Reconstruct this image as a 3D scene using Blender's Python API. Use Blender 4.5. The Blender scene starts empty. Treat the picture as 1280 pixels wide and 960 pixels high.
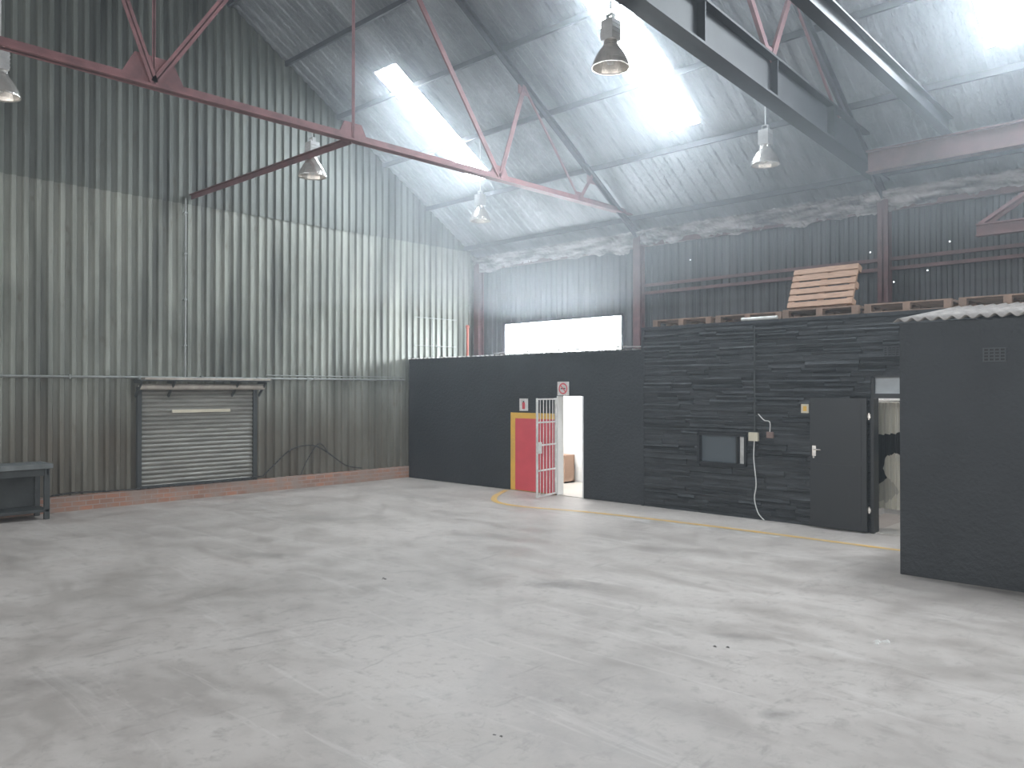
import bpy, math, random
from mathutils import Vector
random.seed(7)
scene = bpy.context.scene
try:
    scene.view_settings.view_transform = 'Standard'
except Exception as e:
    print(e)

# ---------------------------------------------------------------- materials
def ramp(nt, fac, c1, c2, p1=0.3, p2=0.7):
    r = nt.nodes.new('ShaderNodeValToRGB')
    r.color_ramp.elements[0].position = p1
    r.color_ramp.elements[1].position = p2
    r.color_ramp.elements[0].color = (*c1, 1)
    r.color_ramp.elements[1].color = (*c2, 1)
    nt.links.new(fac, r.inputs[0])
    return r.outputs[0]

def noise(nt, co, scale, detail=4, stretch=(1, 1, 1), rough=0.55, dist=0.0):
    m = nt.nodes.new('ShaderNodeMapping')
    m.inputs['Scale'].default_value = stretch
    nt.links.new(co, m.inputs['Vector'])
    n = nt.nodes.new('ShaderNodeTexNoise')
    n.inputs['Scale'].default_value = scale
    n.inputs['Detail'].default_value = detail
    n.inputs['Roughness'].default_value = rough
    n.inputs['Distortion'].default_value = dist
    nt.links.new(m.outputs[0], n.inputs['Vector'])
    return n.outputs['Fac']

def mix(nt, fac, a, b, mode='MIX'):
    n = nt.nodes.new('ShaderNodeMix')
    n.data_type = 'RGBA'
    n.blend_type = mode
    for s, val in ((n.inputs[0], fac), (n.inputs[6], a), (n.inputs[7], b)):
        if isinstance(val, (int, float)):
            s.default_value = val
        elif isinstance(val, tuple):
            s.default_value = (*val, 1)
        else:
            nt.links.new(val, s)
    return n.outputs[2]

def math_n(nt, op, a, b=None, c=None, clamp=False):
    n = nt.nodes.new('ShaderNodeMath')
    n.operation = op
    n.use_clamp = clamp
    for i, val in enumerate((a, b, c)):
        if val is None: continue
        if isinstance(val, (int, float)): n.inputs[i].default_value = val
        else: nt.links.new(val, n.inputs[i])
    return n.outputs[0]

def base(name, rough=0.6, metal=0.0, spec=None):
    m = bpy.data.materials.new(name)
    m.use_nodes = True
    nt = m.node_tree
    b = nt.nodes['Principled BSDF']
    b.inputs['Roughness'].default_value = rough
    b.inputs['Metallic'].default_value = metal
    if spec is not None:
        b.inputs['Specular IOR Level'].default_value = spec
    tc = nt.nodes.new('ShaderNodeTexCoord')
    return m, nt, b, tc.outputs['Object']

def bump(nt, b, h, strength=0.3, dist=0.01):
    n = nt.nodes.new('ShaderNodeBump')
    n.inputs['Strength'].default_value = strength
    n.inputs['Distance'].default_value = dist
    nt.links.new(h, n.inputs['Height'])
    nt.links.new(n.outputs[0], b.inputs['Normal'])

def M(name, c1, c2=None, rough=0.6, metal=0.0, scale=3, stretch=(1, 1, 1), bmp=0.0, bscale=30, spec=None, p1=.3, p2=.7):
    m, nt, b, co = base(name, rough, metal, spec)
    if c2 is None:
        c2 = tuple(x * 0.8 for x in c1)
    f = noise(nt, co, scale, 5, stretch)
    nt.links.new(ramp(nt, f, c2, c1, p1, p2), b.inputs['Base Color'])
    if bmp:
        bump(nt, b, noise(nt, co, bscale, 4, stretch), bmp, 0.02)
    return m

def emit(name, col, s):
    m = bpy.data.materials.new(name)
    m.use_nodes = True
    b = m.node_tree.nodes['Principled BSDF']
    b.inputs['Base Color'].default_value = (0.8, 0.8, 0.8, 1)
    b.inputs['Emission Color'].default_value = (*col, 1)
    b.inputs['Emission Strength'].default_value = s
    return m

def make_floor():
    m, nt, b, co = base('concrete_floor', 0.45)
    big = noise(nt, co, 0.45, 7, rough=.6)
    c = ramp(nt, big, (0.33, 0.295, 0.27), (0.45, 0.405, 0.375), 0.38, 0.62)
    mid = noise(nt, co, 1.3, 9, (1, 1.5, 1), 0.68, .6)
    c = mix(nt, ramp(nt, mid, (0, 0, 0), (.75,)*3, 0.46, 0.68), c, (0.47, 0.43, 0.40))
    c = mix(nt, ramp(nt, mid, (.5,)*3, (0, 0, 0), 0.34, 0.47), c, (0.29, 0.258, 0.235))
    fine = noise(nt, co, 7, 9, (1, 1, 1), 0.75)
    c = mix(nt, ramp(nt, fine, (.75,)*3, (0, 0, 0), 0.36, 0.48), c, (0.30, 0.268, 0.245))
    st = noise(nt, co, 1.1, 8, (.35, 3.0, 1), 0.7, 1.2)
    c = mix(nt, ramp(nt, st, (0, 0, 0), (.4,)*3, 0.56, 0.64), c, (0.54, 0.50, 0.47))
    st2 = noise(nt, co, 1.5, 9, (2.2, .5, 1), 0.72, 1.5)
    c = mix(nt, ramp(nt, st2, (.5,)*3, (0, 0, 0), 0.34, 0.42), c, (0.24, 0.215, 0.195))
    for sc, stq, k, col in ((1.6, (1, .45, 1), .35, (.24, .215, .195)), (2.4, (.4, 1.2, 1), .2, (.55, .52, .49))):
        s1 = noise(nt, co, sc, 2, stq, .5, 2.5)
        a = math_n(nt, 'ABSOLUTE', math_n(nt, 'SUBTRACT', s1, .5))
        g = math_n(nt, 'MULTIPLY', ramp(nt, a, (k,)*3, (0, 0, 0), 0.0, 0.008), ramp(nt, noise(nt, co, 1.1, 3), (0,)*3, (1,)*3, .5, .6))
        c = mix(nt, g, c, col)
    spk = noise(nt, co, 34, 3)
    c = mix(nt, ramp(nt, spk, (1, 1, 1), (0, 0, 0), 0.25, 0.30), c, (0.20, 0.18, 0.17))
    wob = noise(nt, co, 4, 6, rough=.7)
    for (sx, sy, rx, ry, k) in ((-5.75, 6.75, .6, .25, .75), (-2.4, 5.05, .18, .1, .6), (-3.4, 6.4, .3, .1, .4),
                                (-9.5, 5.3, .7, .2, .4), (-11.5, 7.5, 1.2, .3, .45), (-6.5, 1.9, .6, .25, .35), (-15.2, 9.5, .5, 3.0, .5),
                                (-12.5, 10.2, 1.4, .35, .4), (-3.6, 4.3, .5, .3, .3), (-8.3, 8.2, .8, .3, .35), (-2.2, 9.75, 1.0, .12, .6)):
        mp = nt.nodes.new('ShaderNodeMapping'); mp.vector_type = 'TEXTURE'
        mp.inputs['Location'].default_value = (sx, sy, 0)
        mp.inputs['Rotation'].default_value = (0, 0, 0.6 if (ry < 1 and sy < 9) else 0)
        mp.inputs['Scale'].default_value = (rx, ry, 1)
        nt.links.new(co, mp.inputs[0])
        ln = nt.nodes.new('ShaderNodeVectorMath'); ln.operation = 'LENGTH'
        nt.links.new(mp.outputs[0], ln.inputs[0])
        d = math_n(nt, 'ADD', ln.outputs['Value'], math_n(nt, 'MULTIPLY', wob, 3.0))
        f = ramp(nt, math_n(nt, 'MULTIPLY', d, 0.35), (k, k, k), (0, 0, 0), 0.55, 0.9)
        c = mix(nt, f, c, (0.18, 0.162, 0.148))
    nt.links.new(c, b.inputs['Base Color'])
    r = ramp(nt, mid, (0.36,)*3, (0.68,)*3, 0.35, 0.65)
    nt.links.new(r, b.inputs['Roughness'])
    bump(nt, b, fine, 0.15, 0.01)
    return m

def make_cladding(name, lo, hi, brown, zfade=2.4, metal=0.15, rough=0.5):
    m, nt, b, co = base(name, rough, metal)
    st = noise(nt, co, 2.2, 6, (1, 1, 0.12))
    c = ramp(nt, st, lo, hi, 0.3, 0.7)
    bl = noise(nt, co, 0.5, 5)
    c = mix(nt, ramp(nt, bl, (0, 0, 0), (.6, .6, .6), 0.5, 0.75), c, lo)
    sp = nt.nodes.new('ShaderNodeSeparateXYZ'); nt.links.new(co, sp.inputs[0])
    low = ramp(nt, math_n(nt, 'MULTIPLY', sp.outputs[2], 1 / zfade), (0.9, .9, .9), (0, 0, 0), 0.5, 1.0)
    g = math_n(nt, 'MULTIPLY', low, math_n(nt, 'ADD', noise(nt, co, 3.0, 5, (1, 1, .25)), 0.2))
    c = mix(nt, g, c, brown)
    rs = noise(nt, co, 7, 6, (1, 1, .4))
    c = mix(nt, ramp(nt, rs, (0, 0, 0), (.6, .6, .6), 0.6, 0.75), c, brown)
    nt.links.new(c, b.inputs['Base Color'])
    nt.links.new(ramp(nt, st, (.42,)*3, (.68,)*3), b.inputs['Roughness'])
    bump(nt, b, noise(nt, co, 5, 3), 0.12, 0.02)
    return m

def make_foil():
    m, nt, b, co = base('roof_foil_insulation', 0.45, 0.3)
    a = noise(nt, co, 1.2, 6, (1, .35, .35))
    c = ramp(nt, a, (0.12, 0.13, 0.14), (0.33, 0.35, 0.37), 0.3, 0.7)
    nt.links.new(c, b.inputs['Base Color'])
    w = noise(nt, co, 3.5, 6, (1.0, .5, .5), 0.6)
    bump(nt, b, w, 1.0, 0.14)
    return m

def make_brick():
    m, nt, b, co = base('red_brick', 0.85)
    t = nt.nodes.new('ShaderNodeTexBrick')
    cx = nt.nodes.new('ShaderNodeCombineXYZ'); sp = nt.nodes.new('ShaderNodeSeparateXYZ')
    nt.links.new(co, sp.inputs[0]); nt.links.new(sp.outputs[1], cx.inputs[0]); nt.links.new(sp.outputs[2], cx.inputs[1])
    nt.links.new(cx.outputs[0], t.inputs['Vector'])
    t.inputs['Scale'].default_value = 1.0
    t.inputs['Brick Width'].default_value = 0.23
    t.inputs['Row Height'].default_value = 0.085
    t.inputs['Mortar Size'].default_value = 0.008
    t.inputs['Color1'].default_value = (0.38, 0.18, 0.12, 1)
    t.inputs['Color2'].default_value = (0.26, 0.145, 0.11, 1)
    t.inputs['Mortar'].default_value = (0.32, 0.28, 0.25, 1)
    f = ramp(nt, noise(nt, co, 2.5, 6), (0, 0, 0), (.85,)*3, .40, .60)
    c = mix(nt, f, t.outputs['Color'], (0.28, 0.225, 0.195))
    nt.links.new(c, b.inputs['Base Color'])
    return m

floor_m = make_floor()
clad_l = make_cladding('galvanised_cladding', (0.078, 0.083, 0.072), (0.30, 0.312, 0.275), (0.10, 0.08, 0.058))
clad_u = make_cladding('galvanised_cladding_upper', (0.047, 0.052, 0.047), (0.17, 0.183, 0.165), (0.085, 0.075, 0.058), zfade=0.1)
clad_b = make_cladding('old_dark_cladding', (0.034, 0.037, 0.040), (0.105, 0.108, 0.112), (0.08, 0.055, 0.05), zfade=0.1)
foil = make_foil()
brick = make_brick()
steel = M('red_oxide_steel', (0.26, 0.12, 0.125), (0.14, 0.068, 0.072), 0.55, 0.0, 4)
dsteel = M('dark_painted_steel', (0.020, 0.022, 0.027), (0.012, 0.013, 0.017), 0.55, 0.0, 4)
purl = M('purlin_steel', (0.07, 0.07, 0.08), (0.035, 0.035, 0.043), 0.6, 0.2, 4)
black = M('black_wall_paint', (0.023, 0.026, 0.030), (0.014, 0.016, 0.019), 0.65, 0, 1.2, bmp=0.9, bscale=18)
blacks = M('black_painted_stone', (0.050, 0.054, 0.060), (0.009, 0.011, 0.013), 0.5, 0, 4, (.7, 1, 5), bmp=0.8, bscale=14, p1=.38, p2=.78)
blackd = M('black_door_paint', (0.010, 0.012, 0.015), (0.007, 0.008, 0.010), 0.4, 0, 2)
white = M('white_plaster', (0.8, 0.8, 0.79), (0.7, 0.7, 0.69), 0.7, 0, 2)
wpaint = M('white_paint', (0.72, 0.72, 0.70), (0.5, 0.49, 0.47), 0.4, 0, 8)
red = M('red_paint', (0.66, 0.085, 0.105), (0.56, 0.065, 0.085), 0.45, 0, 3)
yellow = M('yellow_paint', (0.74, 0.44, 0.06), (0.60, 0.37, 0.07), 0.5, 0, 5)
alum = M('spun_aluminium', (0.88, 0.85, 0.80), (0.62, 0.59, 0.55), 0.27, 0.75, 6)
ballast = M('ballast_grey', (0.55, 0.56, 0.56), (0.4, 0.4, 0.4), 0.5, 0.1, 6)
wood = M('pallet_pine', (0.44, 0.28, 0.195), (0.29, 0.185, 0.13), 0.75, 0, 6, (1, 8, 8))
woodd = M('pallet_weathered', (0.30, 0.20, 0.15), (0.16, 0.115, 0.09), 0.8, 0, 6)
slat = M('shutter_slats', (0.25, 0.245, 0.22), (0.15, 0.145, 0.13), 0.5, 0.1, 3, (1, .6, 3))
shbox = M('shutter_housing', (0.42, 0.38, 0.33), (0.22, 0.19, 0.16), 0.6, 0.1, 4)
pipe_m = M('galv_conduit', (0.26, 0.27, 0.26), (0.17, 0.18, 0.17), 0.5, 0.2, 5)
dark = M('dark_metal', (0.05, 0.055, 0.055), (0.025, 0.028, 0.028), 0.6, 0.1, 4)
benchm = M('bench_top_grey', (0.16, 0.17, 0.17), (0.09, 0.10, 0.10), 0.6, 0, 4)
cable_m = M('black_cable', (0.03, 0.03, 0.03), None, 0.6)
cable_w = M('white_cable', (0.7, 0.7, 0.68), None, 0.5)
beige = M('beige_plastic', (0.62, 0.57, 0.45), None, 0.5)
plast = M('insulation_foil_band', (0.48, 0.465, 0.46), (0.10, 0.095, 0.10), 0.5, 0.1, 3.2, (.5, 1, 2.6), 1.0, 6, p1=.38, p2=.64)
fib = M('grey_roof_sheet', (0.36, 0.35, 0.335), (0.22, 0.215, 0.21), 0.7, 0, 3)
orange = M('orange_pipe_paint', (0.36, 0.09, 0.06), None, 0.5)
glassm, _nt, _b, _c = base('dusty_glass', 0.12, 0.0)
_b.inputs['Base Color'].default_value = (0.10, 0.12, 0.135, 1)
sky_e = emit('skylight_fibreglass', (0.84, 0.93, 1.0), 66.0)
win_e = emit('bright_window_sheet', (0.88, 0.95, 1.0), 55.0)
holes_e = emit('nail_hole_daylight', (0.9, 0.95, 1.0), 5.0)
tube_e = emit('fluorescent_tube', (1.0, 0.98, 0.95), 14.0)
stone_floor = M('office_floor', (0.55, 0.52, 0.48), (0.45, 0.42, 0.39), 0.4, 0, 2)
linewear = M('worn_yellow_line', (0.60, 0.37, 0.10), (0.50, 0.38, 0.21), 0.6, 0, 5, p1=.25, p2=.6)
worn_w = M('worn_scuff', (0.60, 0.58, 0.56), (0.44, 0.42, 0.41), 0.6, 0, 8)

# ---------------------------------------------------------------- mesh builder
class MB:
    def __init__(s): s.v = []; s.f = []; s.m = []
    def add(s, vs, fs, m=0):
        o = len(s.v); s.v += [tuple(v) for v in vs]
        for f in fs:
            s.f.append(tuple(i + o for i in f)); s.m.append(m)
    def box(s, x0, x1, y0, y1, z0, z1, m=0):
        vs = [(x, y, z) for z in (z0, z1) for y in (y0, y1) for x in (x0, x1)]
        s.add(vs, [(0, 2, 3, 1), (4, 5, 7, 6), (0, 1, 5, 4), (2, 6, 7, 3), (0, 4, 6, 2), (1, 3, 7, 5)], m)
    def obox(s, p1, p2, w, h, m=0, up=(0, 0, 1), off=(0, 0)):
        p1 = Vector(p1); p2 = Vector(p2); d = (p2 - p1).normalized(); up = Vector(up)
        if abs(d.dot(up)) > 0.99: up = Vector((1, 0, 0))
        sd = d.cross(up).normalized(); u = sd.cross(d).normalized()
        vs = []
        for p in (p1, p2):
            for a, b in ((-1, -1), (1, -1), (1, 1), (-1, 1)):
                vs.append(p + sd * (a * w / 2 + off[0]) + u * (b * h / 2 + off[1]))
        s.add(vs, [(0, 1, 2, 3), (7, 6, 5, 4), (0, 4, 5, 1), (1, 5, 6, 2), (2, 6, 7, 3), (3, 7, 4, 0)], m)
    def ibeam(s, p1, p2, w, h, m=0, t=0.02, up=(0, 0, 1)):
        s.obox(p1, p2, t, h, m, up)
        s.obox(p1, p2, w, t, m, up, (0, h / 2 - t / 2))
        s.obox(p1, p2, w, t, m, up, (0, -h / 2 + t / 2))
    def tee(s, p1, p2, w, h, m=0, t=0.02, up=(0, 0, 1), flip=1):
        s.obox(p1, p2, t, h, m, up)
        s.obox(p1, p2, w, t, m, up, (0, flip * (h / 2 - t / 2)))
    def cyl(s, p1, p2, r, n=10, m=0, r2=None, caps=True):
        p1 = Vector(p1); p2 = Vector(p2); d = (p2 - p1).normalized()
        up = Vector((0, 0, 1)) if abs(d.z) < 0.9 else Vector((1, 0, 0))
        a = d.cross(up).normalized(); b = d.cross(a)
        r2 = r if r2 is None else r2
        vs = []
        for p, rr in ((p1, r), (p2, r2)):
            for i in range(n):
                t = 2 * math.pi * i / n
                vs.append(p + a * math.cos(t) * rr + b * math.sin(t) * rr)
        fs = [(i, (i + 1) % n, n + (i + 1) % n, n + i) for i in range(n)]
        if caps: fs += [tuple(range(n))[::-1], tuple(range(n, 2 * n))]
        s.add(vs, fs, m)
    def lathe(s, c, prof, n=24, m=0):
        vs = []
        for r, z in prof:
            for i in range(n):
                t = 2 * math.pi * i / n
                vs.append((c[0] + r * math.cos(t), c[1] + r * math.sin(t), c[2] + z))
        fs = []
        for k in range(len(prof) - 1):
            for i in range(n):
                fs.append((k * n + i, k * n + (i + 1) % n, (k + 1) * n + (i + 1) % n, (k + 1) * n + i))
        s.add(vs, fs, m)
    def tube(s, pts, r, n=6, m=0):
        for a, b in zip(pts[:-1], pts[1:]): s.cyl(a, b, r, n, m)
    def obj(s, name, mats, smooth=False, bevel=0, loc=None, rot=None):
        me = bpy.data.meshes.new(name)
        me.from_pydata(s.v, [], s.f)
        for mm in mats: me.materials.append(mm)
        for p, mi in zip(me.polygons, s.m):
            p.material_index = mi; p.use_smooth = smooth
        me.update()
        o = bpy.data.objects.new(name, me)
        scene.collection.objects.link(o)
        if loc: o.location = loc
        if rot: o.rotation_euler = rot
        if bevel:
            b = o.modifiers.new('bevel', 'BEVEL'); b.width = bevel; b.segments = 2; b.limit_method = 'ANGLE'
        return o

def smooth_pts(pts, n=6):
    out = []
    P = [Vector(p) for p in pts]; P = [P[0]] + P + [P[-1]]
    for i in range(1, len(P) - 2):
        for k in range(n):
            t = k / n; a, b, c, d = P[i-1], P[i], P[i+1], P[i+2]
            out.append(0.5 * ((2*b) + (c-a)*t + (2*a-5*b+4*c-d)*t*t + (3*b-3*c+d-a)*t**3))
    out.append(P[-2]); return out

def wall_rect(mb, x0, x1, y0, y1, z0, z1, holes=(), m=0, along='X'):
    a0, a1 = (x0, x1) if along == 'X' else (y0, y1)
    xs = sorted({a0, a1, *[h[0] for h in holes], *[h[1] for h in holes]})
    zs = sorted({z0, z1, *[h[2] for h in holes], *[h[3] for h in holes]})
    for i in range(len(xs) - 1):
        for j in range(len(zs) - 1):
            cx = (xs[i] + xs[i+1]) / 2; cz = (zs[j] + zs[j+1]) / 2
            if any(h[0] < cx < h[1] and h[2] < cz < h[3] for h in holes): continue
            if along == 'X': mb.box(xs[i], xs[i+1], y0, y1, zs[j], zs[j+1], m)
            else: mb.box(x0, x1, xs[i], xs[i+1], zs[j], zs[j+1], m)

def corr(mb, a0, a1, pitch, depth, fn, m=0):
    prof = []
    k0 = math.floor(a0 / pitch) - 1
    a = k0 * pitch
    while a < a1 + pitch:
        for t, d in ((0, 0), (.42, 0), (.55, depth), (.87, depth)):
            prof.append((a + t * pitch, d))
        a += pitch
    pr = [p for p in prof if a0 < p[0] < a1]
    def interp(x):
        for (p, q) in zip(prof[:-1], prof[1:]):
            if p[0] <= x <= q[0]:
                return p[1] + (q[1] - p[1]) * (x - p[0]) / max(1e-9, q[0] - p[0])
        return 0
    pr = [(a0, interp(a0))] + pr + [(a1, interp(a1))]
    vs = []
    for x, d in pr:
        s, e = fn(x, d); vs += [s, e]
    fs = [(2*i, 2*i+1, 2*i+3, 2*i+2) for i in range(len(pr) - 1)]
    mb.add(vs, fs, m)

# ---------------------------------------------------------------- geometry constants
XL, XR = -15.5, 15.8
YB, YF = 14.85, -12.85
EAVE, SL, YR = 5.6, 0.63, 1.0
def R(y):
    return EAVE + SL * (YB - y) if y >= YR else EAVE + SL * (y - YF)

mb = MB(); mb.box(XL - .3, XR + .3, YF - .3, YB + .3, -.2, 0)
mb.obj('floor', [floor_m])

# left gable wall
mb = MB()
S0, S1 = 6.0, 8.35
LAP = 5.85
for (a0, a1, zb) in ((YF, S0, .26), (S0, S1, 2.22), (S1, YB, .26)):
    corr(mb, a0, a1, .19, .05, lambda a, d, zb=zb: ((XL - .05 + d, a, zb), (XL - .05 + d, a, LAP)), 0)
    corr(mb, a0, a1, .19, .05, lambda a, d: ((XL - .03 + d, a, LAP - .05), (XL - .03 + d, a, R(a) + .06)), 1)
mb.obj('wall_left', [clad_l, clad_u])
mb = MB(); mb.box(XL - .25, XL + .10, YF, YB, 0, .27)
mb.obj('baseboard_left', [brick])

# back wall
mb = MB()
W0, W1, WZ0, WZ1 = -14.5, -10.75, 2.98, 3.86
for (a0, a1, zs) in ((XL, W0, ((0, R(YB) + .05),)), (W0, W1, ((0, WZ0), (WZ1, R(YB) + .05))), (W1, XR, ((0, R(YB) + .05),))):
    for z0, z1 in zs:
        corr(mb, a0, a1, .172, .03, lambda a, d, z0=z0, z1=z1: ((a, YB + .03 - d, z0), (a, YB + .03 - d, z1)), 0)
mb.obj('wall_back', [clad_b])
mb = MB(); mb.box(W0, W1, YB + .02, YB + .04, WZ0, WZ1, 0)
for x in (W0, W1): mb.box(x - .03, x + .03, YB - .03, YB + .05, WZ0, WZ1, 1)
for z in (WZ0, WZ1): mb.box(W0 - .03, W1 + .03, YB - .03, YB + .05, z - .03, z + .03, 1)
mb.obj('window_1', [win_e, purl])

mb = MB()
wall_rect(mb, XL, XR, YF - .15, YF, 0, EAVE, [(-14.5, -2, 0, 5.2), (1, 13, 0, 5.2)], 0)
mb.obj('wall_front', [clad_b])
mb = MB()
wall_rect(mb, XR, XR + .15, YF, YB, 0, EAVE, [(-9, 9, 0, 5.2)], 0, 'Y')
mb.add([(XR, YF, EAVE), (XR, YB, EAVE), (XR, YR, R(YR))], [(0, 1, 2)])
mb.obj('wall_right', [clad_l])

# ceiling / roof
sky_x = [(-13.47 + 5.26 * k, -12.78 + 5.26 * k) for k in range(6)]
SY0, SY1 = 9.95, 12.72
mb = MB(); sk = MB()
def seg(a0, a1, y0, y1, tgt, m=0, pitch=.26):
    corr(tgt, a0, a1, pitch, .022, lambda a, d: ((a, y0, R(y0) - d + .03), (a, y1, R(y1) - d + .03)), m)
for slope in (0, 1):
    def ys(p, q):
        return (p, q) if slope == 0 else (2 * YR - q, 2 * YR - p)
    x = XL - .1
    for (s0, s1) in sky_x:
        seg(x, s0, *ys(YR, YB + .1), mb)
        seg(s0, s1, *ys(YR, SY0), mb)
        seg(s0, s1, *ys(SY1, YB + .1), mb)
        y0, y1 = ys(SY0, SY1)
        sk.add([(s0, y0, R(y0) + .02), (s1, y0, R(y0) + .02), (s1, y1, R(y1) + .02), (s0, y1, R(y1) + .02)], [(0, 1, 2, 3)])
        x = s1
    seg(x, XR + .1, *ys(YR, YB + .1), mb)
ceiling = mb.obj('ceiling', [foil])
sk.obj('roof_skylight', [sky_e])

mb = MB()
y = YB - .5
while y > YR:
    for yy in (y, 2 * YR - y):
        z = R(yy) - .05
        mb.obox((XL, yy, z), (XR, yy, z), .05, .10, 0)
    y -= 1.32
mb.obj('roof_purlins', [purl])

# ---------------------------------------------------------------- trusses
def truss(x, deep=False):
    mb = MB()
    zb = 6.0
    def P(y, z): return (x, y, z)
    def T(y): return R(y) - .22
    ye = YB - .25
    if deep:
        def Z(y): return 6.06 + .072 * (ye - y) if y >= YR else 6.06 + .072 * (y - (YF + .25))
        mb.ibeam(P(ye, Z(ye)), P(YR, Z(YR)), .26, .56, 1, .03)
        mb.ibeam(P(YF + .25, Z(YF + .25)), P(YR, Z(YR)), .26, .56, 1, .03)
        for k in range(14):
            yy = ye - .5 - k * 1.9
            mb.box(x - .12, x + .12, yy - .01, yy + .01, Z(yy) - .25, Z(yy) + .25, 1)
    else:
        Z = lambda y: zb
        mb.tee(P(YF + .2, zb), P(ye, zb), .16, .12, 0, .03, flip=-1)
    for s in (1, -1):
        def Y(yy): return yy if s == 1 else 2 * YR - yy
        mb.tee(P(Y(ye), T(ye)), P(YR, T(YR)), .14, .12, 2, .03)
        web = [((4.12, zb), (7.0, T(7.0)), .10), ((7.12, zb), (7.12, T(7.12)), .05), ((10.3, zb), (7.2, T(7.2)), .09),
               ((10.3, zb), (10.95, T(10.95)), .09), ((12.6, zb), (13.0, T(13.0)), .07), ((12.6, zb), (10.95, T(10.95)), .045),
               ((4.12, zb), (1.0, T(1.0)), .10), ((4.12, zb), (4.12, T(4.12)), .04)]
        for (a, b, w) in web:
            if deep: a = (a[0], Z(a[0]) + .25)
            mb.tee(P(Y(a[0]), a[1]), P(Y(b[0]), b[1]), w, w * .8, 0, .012, up=(1, 0, 0))
        for yy, w in ((4.12, .42), (7.12, .28), (10.3, .26), (12.6, .18)):
            yc = Y(yy); z0 = (Z(yy) + .25) if deep else zb
            vs = []
            for xx in (x - .012, x + .012):
                vs += [(xx, yc - w, z0 - .02), (xx, yc + w, z0 - .02), (xx, yc + w * .55, z0 + w * .8), (xx, yc - w * .55, z0 + w * .8)]
            mb.add(vs, [(0, 1, 2, 3), (7, 6, 5, 4), (0, 4, 5, 1), (1, 5, 6, 2), (2, 6, 7, 3), (3, 7, 4, 0)], 0)
        for yy in (10.95, 7.1, 13.0):
            yc = Y(yy); zt = T(yy)
            mb.box(x - .012, x + .012, yc - .14, yc + .14, zt - .16, zt, 0)
    return mb.obj('roof_truss', [steel, dsteel, purl])
truss(-10.2)
truss(-5.0, True)
truss(0.2)
truss(5.4)
truss(10.6)

steel_d = M('red_oxide_steel_dark', (0.16, 0.08, 0.08), (0.09, 0.048, 0.05), 0.55, 0.0, 4)
for x in (-15.3, -10.2, -5.0, 0.2, 5.4, 10.6):
    for yy in (YB - .16, YF + .16):
        mb = MB(); mb.ibeam((x, yy, 0), (x, yy, R(yy) - .1), .18, .2, 0, .02, up=(0, 1, 0))
        mb.box(x - .14, x + .14, yy - .12, yy + .12, 0, .02)
        mb.obj('steel_column', [steel_d])
mb = MB()
for z in (4.25, 4.42):
    mb.box(-10.1, XR - .1, YB - .10, YB - .03, z, z + .06)
mb.obox((XL + .2, YB - .1, 5.35), (XR - .1, YB - .1, 5.35), .1, .1)
mb.obj('wall_girt', [steel_d])

mb = MB(); mb.tee((XL + .02, 7.0, 5.95), (-10.2, 7.1, 5.95), .1, .1, 0, .015)
mb.obj('tie_beam', [steel_d])

mb = MB(); mb.ibeam((-3.67, 13.55, 6.20), (-3.67, 1.0, 6.75), .16, .26, 0, .02)
mb.ibeam((-3.67, -11.55, 6.20), (-3.67, 1.0, 6.75), .16, .26, 0, .02)
mb.obj('hoist_beam', [dsteel])
for yy in (13.5, -11.5):
    mb = MB(); mb.ibeam((-4.85, yy, 5.87), (.15, yy, 5.87), .2, .36, 0, .025)
    mb.obj('cross_girder', [steel_d])
mb = MB()
mb.ibeam((-3.15, 13.0, 4.45), (.2, 13.0, 4.45), .12, .18, 0, .02)
mb.tee((-3.1, 13.0, 4.52), (-1.4, 13.0, 5.6), .12, .1, 0, .02, up=(0, 1, 0))
mb.tee((-1.4, 13.0, 5.6), (.2, 13.0, 5.6), .12, .1, 0, .02)
mb.tee((-1.4, 13.0, 4.5), (-1.4, 13.0, 5.6), .1, .08, 0, .02)
mb.tee((-2.3, 13.0, 4.5), (-1.4, 13.0, 5.6), .08, .06, 0, .02, up=(0, 1, 0))
mb.obj('bracket_truss', [steel_d])

# foil band at eave (crumpled, torn)
mb = MB()
nx, nz = 620, 8
vs = []
rr = random.Random(3)
lowv = 0
for i in range(nx + 1):
    x = XL + .1 + (XR - XL - .2) * i / nx
    if i % 9 == 0: lowv = rr.uniform(-.07, .05)
    sag = .05 * math.sin(x * 1.3) + lowv + .02 * math.sin(x * 9)
    for j in range(nz + 1):
        t = j / nz
        z = 5.62 + t * (-.31 + sag)
        yv = YB - .14 - .20 * (1 - t) + rr.uniform(-.025, .025)
        vs.append((x + rr.uniform(-.01, .01), min(yv, YB - .11), min(z + rr.uniform(-.02, .02), R(yv) - .01)))
fs = []
for i in range(nx):
    for j in range(nz):
        a = i * (nz + 1) + j
        fs.append((a, a + 1, a + nz + 2, a + nz + 1))
mb.add(vs, fs)
mb.obj('hanging_insulation', [plast], smooth=False)

mb = MB()
for (x, z) in ((-5.3, 4.62), (-5.12, 5.1), (-4.35, 4.2), (-4.0, 4.65), (-3.3, 4.95), (-4.9, 4.05), (-9.0, 4.9)):
    mb.cyl((x, YB - .012, z), (x, YB - .002, z), .011, 8)
mb.obj('nail_holes', [holes_e])

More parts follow.
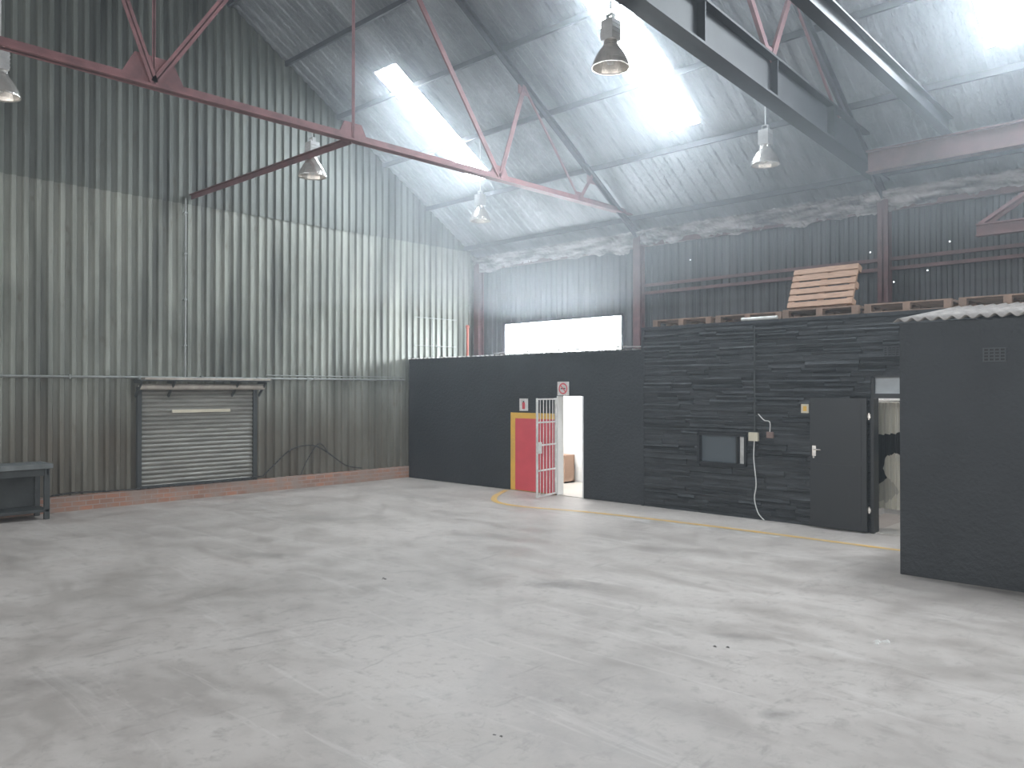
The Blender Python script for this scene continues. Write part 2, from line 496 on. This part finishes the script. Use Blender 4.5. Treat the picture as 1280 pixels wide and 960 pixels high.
# ---------------------------------------------------------------- roller shutter
mb = MB()
z = .27
while z < 2.2:
    pts = []
    for k in range(7):
        t = k / 6
        pts.append((XL + .0 + .028 * math.sin(t * math.pi), z + .085 * t))
    for (a, b) in zip(pts[:-1], pts[1:]):
        mb.add([(a[0], S0 + .03, a[1]), (a[0], S1 - .03, a[1]), (b[0], S1 - .03, b[1]), (b[0], S0 + .03, b[1])], [(0, 1, 2, 3)], 0)
    z += .085
for yy in (S0, S1): mb.box(XL - .0, XL + .07, yy - .04, yy + .04, .27, 2.2, 1)
mb.box(XL, XL + .05, S0, S1, .27, .33, 1)
mb.cyl((XL + .19, S0 - .05, 2.20), (XL + .19, S1 + .12, 2.20), .055, 16, 2)
mb.box(XL + .02, XL + .36, S0 - .10, S1 + .16, 2.31, 2.335, 1)
mb.box(XL + .20, XL + .37, S0 - .02, S1 + .18, 2.336, 2.375, 2)
for yy in (S0 - .06, S1 + .1, S0 + .55, S1 - .5):
    mb.obox((XL + .02, yy, 2.02), (XL + .33, yy, 2.30), .025, .05, 1)
    mb.box(XL, XL + .33, yy - .015, yy + .015, 2.27, 2.31, 1)
mb.box(XL + .03, XL + .06, 6.62, 7.8, 1.70, 1.76, 3)
mb.obj('roller_shutter', [slat, dark, shbox, beige])

mb = MB()
mb.cyl((XL + .05, 12.3, 2.38), (XL + .05, YF + 1, 2.38), .022, 8)
mb.cyl((XL + .05, 12.3, 2.45), (XL + .05, 8.6, 2.45), .012, 8)
for k in range(20):
    yy = 12 - k * 1.2
    mb.box(XL - .0, XL + .075, yy - .015, yy + .015, 2.34, 2.42)
mb.obj('wall_conduit', [pipe_m])
mb = MB()
mb.cyl((XL + .05, 6.87, 2.40), (XL + .05, 6.87, 5.9), .018, 8)
for z in (3, 3.9, 4.8, 5.6): mb.box(XL, XL + .075, 6.84, 6.90, z, z + .03)
mb.obj('drop_conduit', [pipe_m])
mb = MB()
mb.tube(smooth_pts([(XL + .12, 8.5, .34), (XL + .05, 8.8, .55), (XL + .05, 9.2, .85), (XL + .05, 9.7, .92), (XL + .05, 10.1, .75), (XL + .05, 10.6, .42), (XL + .12, 11.0, .33)]), .014)
mb.tube(smooth_pts([(XL + .12, 9.4, .31), (XL + .05, 9.6, .6), (XL + .05, 9.9, .95), (XL + .05, 10.15, .7)]), .010)
mb.tube(smooth_pts([(XL + .13, 4.4, .29), (XL + .13, 4.8, .33), (XL + .12, 5.6, .30), (XL + .12, 6.4, .3), (XL + .12, 7.4, .29), (XL + .12, 8.5, .34)]), .014)
mb.obj('wall_cable', [cable_m], smooth=True)
mb = MB()
for z in (3.25, 3.95):
    mb.cyl((XL + .06, 12.6, z), (XL + .06, 14.0, z), .011, 6)
mb.cyl((XL + .06, 13.2, 2.95), (XL + .06, 13.2, 4.0), .011, 6)
mb.obj('corner_pipes', [pipe_m])
mb = MB(); mb.cyl((-15.33, 14.3, 2.98), (-15.33, 14.3, 3.75), .035, 10)
mb.lathe((-15.33, 14.3, 3.75), [(.035, 0), (.05, .01), (.05, .06), (.03, .09), (0, .09)], 10)
mb.obj('orange_standpipe', [orange])

# ---------------------------------------------------------------- workbench left
mb = MB()
bx0, bx1, by0, by1 = -15.35, -14.75, 2.3, 4.3
mb.box(bx0 - .02, bx1 + .03, by0, by1 + .03, .84, .92, 0)
for x in (bx0 + .04, bx1 - .04):
    for yy in (by0 + .08, by1 - .05): mb.box(x - .04, x + .04, yy - .04, yy + .04, 0, .84, 1)
mb.box(bx0, bx1, by0 + .04, by1 - .02, .12, .17, 1)
mb.box(bx1 - .05, bx1 - .02, by0, by1 - .05, .72, .84, 1)
mb.box(bx0, bx1, by1 - .06, by1 - .03, .72, .84, 1)
mb.box(bx0 + .02, bx0 + .04, by0, by1, .17, .84, 1)
mb.obj('workbench', [benchm, dark], bevel=.006)

# ---------------------------------------------------------------- office block (left, smooth)
OY = 12.4
D0, D1 = -10.62, -9.93
mb = MB()
wall_rect(mb, XL + .12, -8.55, OY, OY + .15, 0, 2.88, [(D0, D1, 0, 2.02)], 0)
wall_rect(mb, XL + .14, -8.57, OY + .15, OY + .17, 0, 2.75, [(D0, D1, 0, 2.02)], 1)
mb.box(XL + .14, -8.57, YB - .42, YB - .38, 0, 2.75, 1)
mb.box(XL + .12, XL + .16, OY + .17, YB - .42, 0, 2.75, 1)
mb.box(-8.61, -8.55, OY + .17, YB - .42, 0, 2.75, 1)
mb.box(XL + .14, -8.57, OY + .15, YB - .38, 2.75, 2.78, 1)
mb.box(XL + .14, -8.57, OY + .0, YB - .42, 0.0, .012, 2)
mb.box(D0 - .0, D0 + .03, OY - .01, OY + .17, 0, 2.02, 1)
mb.box(D1 - .03, D1, OY - .01, OY + .17, 0, 2.02, 1)
mb.obj('office_wall', [black, white, stone_floor])
mb = MB()
corr(mb, XL + .15, -8.6, .15, .03, lambda a, d: ((a, OY - .08, 2.885 + d), (a, YB - .25, 2.96 + d)), 0)
mb.box(XL + .15, -8.6, OY - .02, OY + .12, 2.85, 2.89, 1)
for i in range(26):
    x = -12.4 + i * .15 + random.uniform(-.05, .05)
    mb.obox((x, OY + .0, 2.94 + random.uniform(0, .02)), (x + random.uniform(.1, .3), OY + .05, 2.95 + random.uniform(0, .03)), .1, .015, 0)
mb.obj('office_roof', [fib, black])

mb = MB(); mb.box(-12.6, -11.4, 13.4, 13.55, 2.66, 2.72, 0); mb.cyl((-12.55, 13.47, 2.64), (-11.45, 13.47, 2.64), .02, 8, 1)
mb.obj('office_ceiling_lamp', [wpaint, tube_e])
def area(name, loc, sx, sy, e, rot=(0, 0, 0), col=(1, 1, 1), portal=False):
    l = bpy.data.lights.new(name, 'AREA'); l.shape = 'RECTANGLE'; l.size = sx; l.size_y = sy; l.energy = e; l.color = col
    o = bpy.data.objects.new(name, l); o.location = loc; o.rotation_euler = rot
    scene.collection.objects.link(o)
    if portal: l.cycles.is_portal = True
    return o
area('office_fill_light', (-11.6, 13.4, 2.6), 1.5, .6, 110)  # area light added to brighten the office interior, beside the tube fixture
area('store_fill_light', (-4.2, 13.6, 3.0), .8, .4, 35)  # area light added to brighten the store doorway, no fixture modelled

mb = MB()
cx, cy = -12.0, 14.15
mb.box(cx - .26, cx + .26, cy - .18, cy + .18, .62, .65)
mb.box(cx - .26, cx + .26, cy - .18, cy + .18, .02, .05)
mb.box(cx - .26, cx - .23, cy - .18, cy + .18, .02, .62)
mb.box(cx + .23, cx + .26, cy - .18, cy + .18, .02, .62)
mb.box(cx - .26, cx + .26, cy + .16, cy + .18, .02, .62)
mb.box(cx - .23, cx + .23, cy - .16, cy + .16, .31, .33)
mb.obj('wooden_cabinet', [wood])

mb = MB()
gx0, gy0 = D0 - .01, OY - .03
gx1, gy1 = D0 + .12, OY - .74
def G(t, z): return (gx0 + (gx1 - gx0) * t, gy0 + (gy1 - gy0) * t, z)
for t in (0, 1): mb.obox(G(t, .03), G(t, 1.98), .035, .035)
for z in (.05, .55, 1.05, 1.5, 1.96): mb.obox(G(0, z), G(1, z), .03, .03)
for k in range(1, 6): mb.cyl(G(k / 6, .05), G(k / 6, 1.96), .009, 6)
mb.obox(G(.8, 1.0), G(1.0, 1.0), .05, .22)
mb.obj('security_gate', [wpaint])
mb = MB()
mb.box(-11.92, -10.66, OY - .012, OY - .001, 0.01, 1.66, 1)
mb.box(-11.78, -10.66, OY - .016, OY - .012, 0.02, 1.54, 0)
mb.obj('fire_point_panel', [red, yellow])
mb = MB()
sx, sz = -10.45, 2.17
mb.box(sx - .15, sx + .15, OY - .012, OY - .001, sz - .14, sz + .14, 0)
n = 28
vs = []
for rr_ in (.115, .085):
    for i in range(n):
        t = 2 * math.pi * i / n; vs.append((sx + rr_ * math.cos(t), OY - .013, sz + rr_ * math.sin(t)))
mb.add(vs, [(i, (i+1) % n, n + (i+1) % n, n + i) for i in range(n)], 1)
mb.obox((sx - .07, OY - .0145, sz + .07), (sx + .07, OY - .0145, sz - .07), .025, .002, 1, up=(0, 1, 0))
mb.box(sx - .06, sx + .06, OY - .0135, OY - .0125, sz - .012, sz + .012, 2)
mb.obj('no_smoking_sign', [wpaint, red, cable_m])
mb = MB()
mb.box(-11.66, -11.42, OY - .012, OY - .001, 1.70, 1.96, 0)
mb.box(-11.58, -11.50, OY - .014, OY - .012, 1.74, 1.88, 1)
mb.box(-11.56, -11.52, OY - .014, OY - .012, 1.88, 1.91, 2)
mb.obj('fire_extinguisher_sign', [wpaint, red, cable_m])

# ---------------------------------------------------------------- stone-clad store block
E0, E1 = -4.42, -3.6
holes = [(-7.34, -6.45, .88, 1.38), (E0, E1, 0, 2.02), (E0, E1, 2.08, 2.36)]
mb = MB()
wall_rect(mb, -8.55, 2.0, OY + .02, OY + .16, 0, 3.24, holes, 0)
mb.box(-8.55, -8.49, OY - .02, OY + .16, 0, 3.24, 0)
z = 0.0
while z < 3.22:
    h = random.choice((.06, .07, .08, .10)); h = min(h, 3.24 - z)
    x = -8.5
    while x < -3.0:
        L = random.uniform(.3, 1.0); x1 = min(x + L, -3.0)
        segs = [(x, x1)]
        for (a, b, c, d) in holes:
            if z + h > c and z < d:
                ns = []
                for (p, q) in segs:
                    if q <= a or p >= b: ns.append((p, q))
                    else:
                        if p < a: ns.append((p, a))
                        if q > b: ns.append((b, q))
                segs = ns
        d0, d1 = random.uniform(.005, .034), random.uniform(.0, .012)
        if random.random() < .4: d0, d1 = d1, d0
        for p, q in segs:
            if q - p > .01:
                p_, q_ = p + .002, q - .002; z0, z1 = z + .002, z + h - .002
                zm = z0 + (z1 - z0) * random.uniform(.4, .8)
                vs = []
                for xx in (p_, q_):
                    e = random.uniform(-.004, .006)
                    vs += [(xx, OY + .03, z0), (xx, OY - d1, z0), (xx, OY - d0 + e, zm), (xx, OY - d1 + e, z1), (xx, OY + .03, z1)]
                mb.add(vs, [(1, 6, 7, 2), (2, 7, 8, 3), (3, 8, 9, 4), (0, 5, 6, 1), (0, 1, 2, 3, 4), (9, 8, 7, 6, 5)], 1)
        x = x1
    z += h
mb.box(-8.5, 2.0, OY + 2.1, OY + 2.14, 0, 3.2, 2)
mb.box(-5.0, -4.96, OY + .16, OY + 2.1, 0, 3.2, 2)
mb.box(-2.4, -2.36, OY + .16, OY + 2.1, 0, 3.2, 2)
mb.box(E0, E1, OY + .02, OY + 2.1, 0, .012, 3)
mb.obj('store_wall', [black, blacks, white, stone_floor])
mb = MB(); mb.box(-8.55, 2.0, OY - .02, OY + 2.3, 3.242, 3.30, 0)
mb.obj('store_roof', [black])
mb = MB()
mb.box(E0, E1, OY + .06, OY + .07, 2.08, 2.36, 0)
for a in ((E0, E0 + .035), (E1 - .035, E1)): mb.box(a[0], a[1], OY, OY + .12, 2.08, 2.36, 1)
mb.box(E0, E1, OY, OY + .12, 2.02, 2.09, 1); mb.box(E0, E1, OY, OY + .12, 2.33, 2.36, 1)
mb.obj('window_2', [M('frosted_transom', (.62, .66, .68), (.42, .45, .47), .4), blackd])
mb = MB()
mb.box(-7.34, -6.45, OY + .05, OY + .06, .88, 1.38, 0)
for b_ in ((-7.36, -6.43, .86, .90), (-7.36, -6.43, 1.36, 1.40), (-7.36, -7.32, .86, 1.40), (-6.47, -6.43, .86, 1.40), (-6.62, -6.60, .86, 1.4)):
    mb.box(b_[0], b_[1], OY - .05, OY + .07, b_[2], b_[3], 1)
mb.box(-6.58, -6.48, OY + .03, OY + .045, .90, 1.36, 2)
mb.obj('window_3', [glassm, blackd, wpaint])
mb = MB()
mb.box(-5.30, -4.44, OY - .14, OY - .095, .03, 2.02, 0)
mb.box(-5.22, -4.52, OY - .146, OY - .14, .12, 1.0, 0)
mb.box(-5.22, -4.52, OY - .146, OY - .14, 1.1, 1.93, 0)
mb.box(-5.26, -5.20, OY - .155, OY - .14, 1.12, 1.28, 1)
mb.cyl((-5.23, OY - .14, 1.22), (-5.23, OY - .20, 1.22), .012, 8, 1)
mb.cyl((-5.23, OY - .19, 1.22), (-5.11, OY - .19, 1.22), .011, 8, 1)
mb.lathe((-5.23, OY - .155, 1.10), [(0.0, -.02), (.02, -.012), (.02, .012), (0, .02)], 10, 1)
for z in (.3, 1.7): mb.cyl((-4.43, OY - .08, z), (-4.43, OY - .08, z + .1), .015, 8, 1)
for z in (.3, 1.7): mb.box(-4.46, -4.40, OY - .10, OY - .05, z + .02, z + .08, 1)
mb.obj('door_1', [blackd, alum])
mb = MB()
mb.box(E0 - .0, E0 + .05, OY - .045, OY + .16, 0, 2.02, 0)
mb.box(E1 - .05, E1, OY - .045, OY + .16, 0, 2.02, 0)
mb.obj('trim_1', [blackd])
m_c, nt, b, co = base('patterned_curtain', .8)
v = nt.nodes.new('ShaderNodeTexVoronoi'); v.inputs['Scale'].default_value = 3.2
nt.links.new(co, v.inputs['Vector'])
nt.links.new(ramp(nt, v.outputs['Color'], (.01, .01, .01), (.75, .72, .62), .48, .52), b.inputs['Base Color'])
mb = MB()
vs = []
N = 40
for i in range(N + 1):
    x = -4.75 + .62 * i / N
    yy = 13.0 + .04 * math.sin(i * 1.1)
    vs += [(x, yy, .3), (x, yy + .01, 1.95)]
mb.add(vs, [(2*i, 2*i+2, 2*i+3, 2*i+1) for i in range(N)])
mb.cyl((-4.95, 13.0, 1.97), (-3.0, 13.0, 1.97), .015, 8, 1)
mb.obj('hanging_curtain', [m_c, alum], smooth=True)

mb = MB()
mb.cyl((-6.27, OY - .06, 3.2), (-6.27, OY - .06, 1.46), .014, 8, 0)
mb.box(-6.36, -6.20, OY - .10, OY - .04, 1.30, 1.44, 1)
mb.tube(smooth_pts([(-6.27, OY - .07, 1.31), (-6.28, OY - .07, 1.0), (-6.24, OY - .07, .6), (-6.27, OY - .07, .35), (-6.20, OY - .08, .12), (-6.08, OY - .1, .012)]), .009, 6, 2)
mb.obj('electrical_box', [dark, beige, cable_w])
mb = MB()
mb.box(-6.05, -5.94, OY - .09, OY - .04, 1.36, 1.46, 0)
mb.tube(smooth_pts([(-6.2, OY - .07, 1.75), (-6.1, OY - .07, 1.65), (-6.0, OY - .07, 1.62), (-6.0, OY - .07, 1.45)]), .008, 6, 1)
mb.obj('wall_socket', [M('brown_plastic', (.22, .15, .13)), cable_w])
mb = MB()
mb.box(-5.48, -5.36, OY - .055, OY - .036, 1.78, 1.92, 0)
mb.box(-5.45, -5.39, OY - .057, OY - .055, 1.81, 1.89, 1)
mb.obj('warning_sign', [beige, yellow])

def vent(name, x0, x1, y, z0, z1):
    mb = MB()
    mb.box(x0, x1, y - .008, y - .001, z0, z1, 0)
    n = 4
    for i in range(n + 1):
        z = z0 + (z1 - z0) * i / n
        mb.box(x0 - .008, x1 + .008, y - .022, y - .002, z - .006, z + .006, 1)
    for i in range(5):
        x = x0 + (x1 - x0) * i / 4
        mb.box(x - .006, x + .006, y - .022, y - .002, z0, z1, 1)
    mb.obj(name, [M('vent_void', (.001, .001, .001)), M('vent_grey', (.055, .06, .066))])
vent('air_vent', -4.22, -4.0, OY - .036, 2.65, 2.78)

# ---------------------------------------------------------------- near block
NX0, NX1, NY = -3.2, 2.0, 9.88
mb = MB()
mb.box(NX0, NX1, NY, NY + .15, 0, 2.92)
mb.box(NX0, NX0 + .15, NY + .15, OY - .05, 0, 2.92)
mb.box(NX1 - .15, NX1, NY + .15, OY - .05, 0, 2.92)
mb.obj('storeroom_wall', [black])
mb = MB()
vs = []
n = int((NX1 - NX0 + .1) / .0175)
for i in range(n + 1):
    x = NX0 - .05 + i * .0175
    d = .022 * math.sin(2 * math.pi * x / .14)
    for t in (0, 1):
        vs.append((x, NY - .08 + t * 2.42, 2.955 + t * .33 + d))
mb.add(vs, [(2*i, 2*i+2, 2*i+3, 2*i+1) for i in range(n)])
o = mb.obj('storeroom_roof', [M('brown_grey_sheet', (.27, .245, .225), (.16, .145, .135), .7)], smooth=True)
so = o.modifiers.new('sol', 'SOLIDIFY'); so.thickness = .008
vent('air_vent', -2.33, -2.12, NY, 2.46, 2.60)

# ---------------------------------------------------------------- pallets
def pallet(loc, rot, L=1.2, W=1.0, m=woodd, boards=7):
    mb = MB()
    for i in range(boards):
        y = -W/2 + (W - .09) * i / (boards - 1)
        mb.box(-L/2, L/2, y, y + .09, .122, .144)
    for x in (-L/2, -.05, L/2 - .1):
        mb.box(x, x + .1, -W/2, W/2, .10, .122)
        for y in (-W/2, -.05, W/2 - .1): mb.box(x, x + .1, y, y + .1, .022, .10)
    for y in (-W/2, -.05, W/2 - .1): mb.box(-L/2, L/2, y, y + .1, 0, .022)
    return mb.obj('pallet', [m], loc=loc, rot=rot)
z = 3.302
for x in (-7.85, -6.55):
    pallet((x, 13.12, z), (0, 0, random.uniform(-.02, .02)))
for x in (-5.25, -3.95, -2.65, -1.35):
    pallet((x, 12.98, z), (0, 0, random.uniform(-.02, .02)), m=woodd)
ang = math.radians(68)
Wp = .70
pallet((-5.33, 12.95, z + .147 + Wp / 2 * math.sin(ang)), (ang, 0, math.radians(-3)), L=1.08, W=Wp, m=wood, boards=6)
mb = MB(); mb.cyl((-6.55, 12.44, 3.333), (-5.92, 12.44, 3.333), .03, 10)
mb.obj('plastic_pipe', [wpaint])

# ---------------------------------------------------------------- high bay lamps
def highbay(x, y, zb, ztop):
    mb = MB()
    c = (x, y, zb)
    prof = [(.22, 0), (.225, .01), (.212, .06), (.185, .12), (.145, .19), (.10, .25), (.085, .28), (.08, .32)]
    mb.lathe(c, prof, 32, 0)
    mb.lathe(c, [(r - .008, z + .002) for r, z in prof], 32, 0)
    mb.lathe(c, [(.217, -.004), (.228, -.004), (.228, .012), (.217, .012), (.217, -.004)], 32, 0)
    mb.lathe(c, [(.0, .03), (.04, .045), (.055, .09), (.045, .15), (.03, .22), (.03, .30)], 14, 2)
    mb.box(x - .085, x + .085, y - .085, y + .085, zb + .32, zb + .56, 1)
    for k in range(4):
        mb.box(x - .092, x + .092, y - .092, y + .092, zb + .35 + k * .05, zb + .36 + k * .05, 1)
    mb.box(x - .05, x - .04, y - .03, y + .03, zb + .56, zb + .64, 1)
    mb.box(x + .04, x + .05, y - .03, y + .03, zb + .56, zb + .64, 1)
    mb.box(x - .05, x + .05, y - .03, y + .03, zb + .63, zb + .64, 1)
    mb.cyl((x, y, zb + .64), (x, y, ztop), .01, 6, 1)
    mb.obj('high_bay_lamp', [alum, ballast, M('bulb_glass', (.9, .9, .88), None, .1)], smooth=False)
highbay(-11.45, 7.20, 5.65, 6.4)
highbay(-12.2, 11.75, 5.72, R(11.75) - .01)
highbay(-5.75, 7.7, 6.0, R(7.7) - .01)
highbay(-6.0, 12.2, 5.8, R(12.2) - .01)
highbay(-11.45, 2.75, 5.8, R(2.75) - .01)

# ---------------------------------------------------------------- floor markings & debris
mb = MB()
pts = smooth_pts([(-3.0, 11.32, 0), (-6.3, 11.27, 0), (-8.6, 11.08, 0), (-10.0, 10.75, 0), (-10.8, 10.85, 0), (-11.4, 11.4, 0), (-11.95, 12.3, 0)], 10)
vs = []
for i, p in enumerate(pts):
    d = (pts[min(i+1, len(pts)-1)] - pts[max(i-1, 0)]).normalized(); nrm = Vector((-d.y, d.x, 0))
    w = .06
    vs += [(p + nrm * w + Vector((0, 0, .004))), (p - nrm * w + Vector((0, 0, .004)))]
mb.add(vs, [(2*i, 2*i+1, 2*i+3, 2*i+2) for i in range(len(pts) - 1)], 0)
mb.obj('floor_line_marking', [linewear])
mb = MB()
for i in range(60):
    x = random.uniform(-9.6, -5.2); y = 10.9 + .05 * (x + 9.6) + random.gauss(0, .06)
    r = random.uniform(.02, .09)
    k = random.randint(5, 8)
    vs = [(x + r * 1.8 * math.cos(2*math.pi*j/k) * random.uniform(.5, 1), y + r * .5 * math.sin(2*math.pi*j/k) * random.uniform(.5, 1), .0015 + i * .00001) for j in range(k)]
    mb.add(vs, [tuple(range(k))], 0)
mb.obj('floor_scuff_marks', [worn_w])
def rubble(name, x, y, s, m, n=5):
    mb = MB()
    for i in range(n):
        a, b = x + random.gauss(0, s), y + random.gauss(0, s); r = s * random.uniform(.3, .8)
        top = (a, b, r * .7)
        vs = [(a - r, b - r * .4, 0), (a + r, b - r * .6, 0), (a + r * .2, b + r, 0), top]
        mb.add(vs, [(0, 2, 1), (0, 1, 3), (1, 2, 3), (2, 0, 3)])
    mb.obj(name, [m])
grey_r = M('rubble_grey', (.16, .15, .14), (.08, .075, .07), .8)
rubble('paper_scrap', -2.45, 7.08, .05, wpaint, 6)
rubble('concrete_rubble', -3.39, 6.09, .03, grey_r, 2)
rubble('concrete_rubble', -3.53, 3.54, .02, grey_r, 3)
rubble('concrete_rubble', -7.34, 5.53, .025, grey_r, 3)

# ---------------------------------------------------------------- added haze volumes, stand-in for lens bloom
def haze(name, dens, g, bx):
    hz = bpy.data.materials.new(name); hz.use_nodes = True
    nt = hz.node_tree
    nt.nodes.remove(nt.nodes['Principled BSDF'])
    vsn = nt.nodes.new('ShaderNodeVolumeScatter')
    vsn.inputs['Color'].default_value = (0.86, 0.94, 1.0, 1)
    vsn.inputs['Density'].default_value = dens
    vsn.inputs['Anisotropy'].default_value = g
    nt.links.new(vsn.outputs[0], nt.nodes['Material Output'].inputs['Volume'])
    mb = MB(); mb.box(*bx)
    o = mb.obj(name, [hz]); o.parent = ceiling
haze('bloom_haze', 0.005, .5, (XL + .3, XR - .1, YF + .1, YB - .35, .02, 13.0))  # thin scatter volume added to veil the hall and lift the blacks
haze('skylight_glow_haze', 0.032, .55, (-14.6, XR - .2, 8.6, YB - .4, 3.9, 10.5))  # denser scatter box added for a glow around the skylights

# ---------------------------------------------------------------- world & light
w = bpy.data.worlds.new('World'); scene.world = w; w.use_nodes = True
bg = w.node_tree.nodes['Background']
bg.inputs[0].default_value = (1.0, 0.965, 0.93, 1)
bg.inputs[1].default_value = 3.7
area('portal_right', (XR + .1, 0, 2.6), 5.2, 18, 1, (0, math.radians(90), 0), portal=True)
area('portal_front_a', (-8.25, YF - .1, 2.6), 12.5, 5.2, 1, (math.radians(90), 0, 0), portal=True)
area('portal_front_b', (7, YF - .1, 2.6), 12, 5.2, 1, (math.radians(90), 0, 0), portal=True)

# ---------------------------------------------------------------- camera
cam = bpy.data.cameras.new('camera')
cam.sensor_width = 36; cam.lens = 1000 / 1280 * 36
co = bpy.data.objects.new('camera', cam)
co.location = (0, 0, 2.15)
co.rotation_euler = (math.radians(90.4), 0, math.radians(43.8))
scene.collection.objects.link(co); scene.camera = co
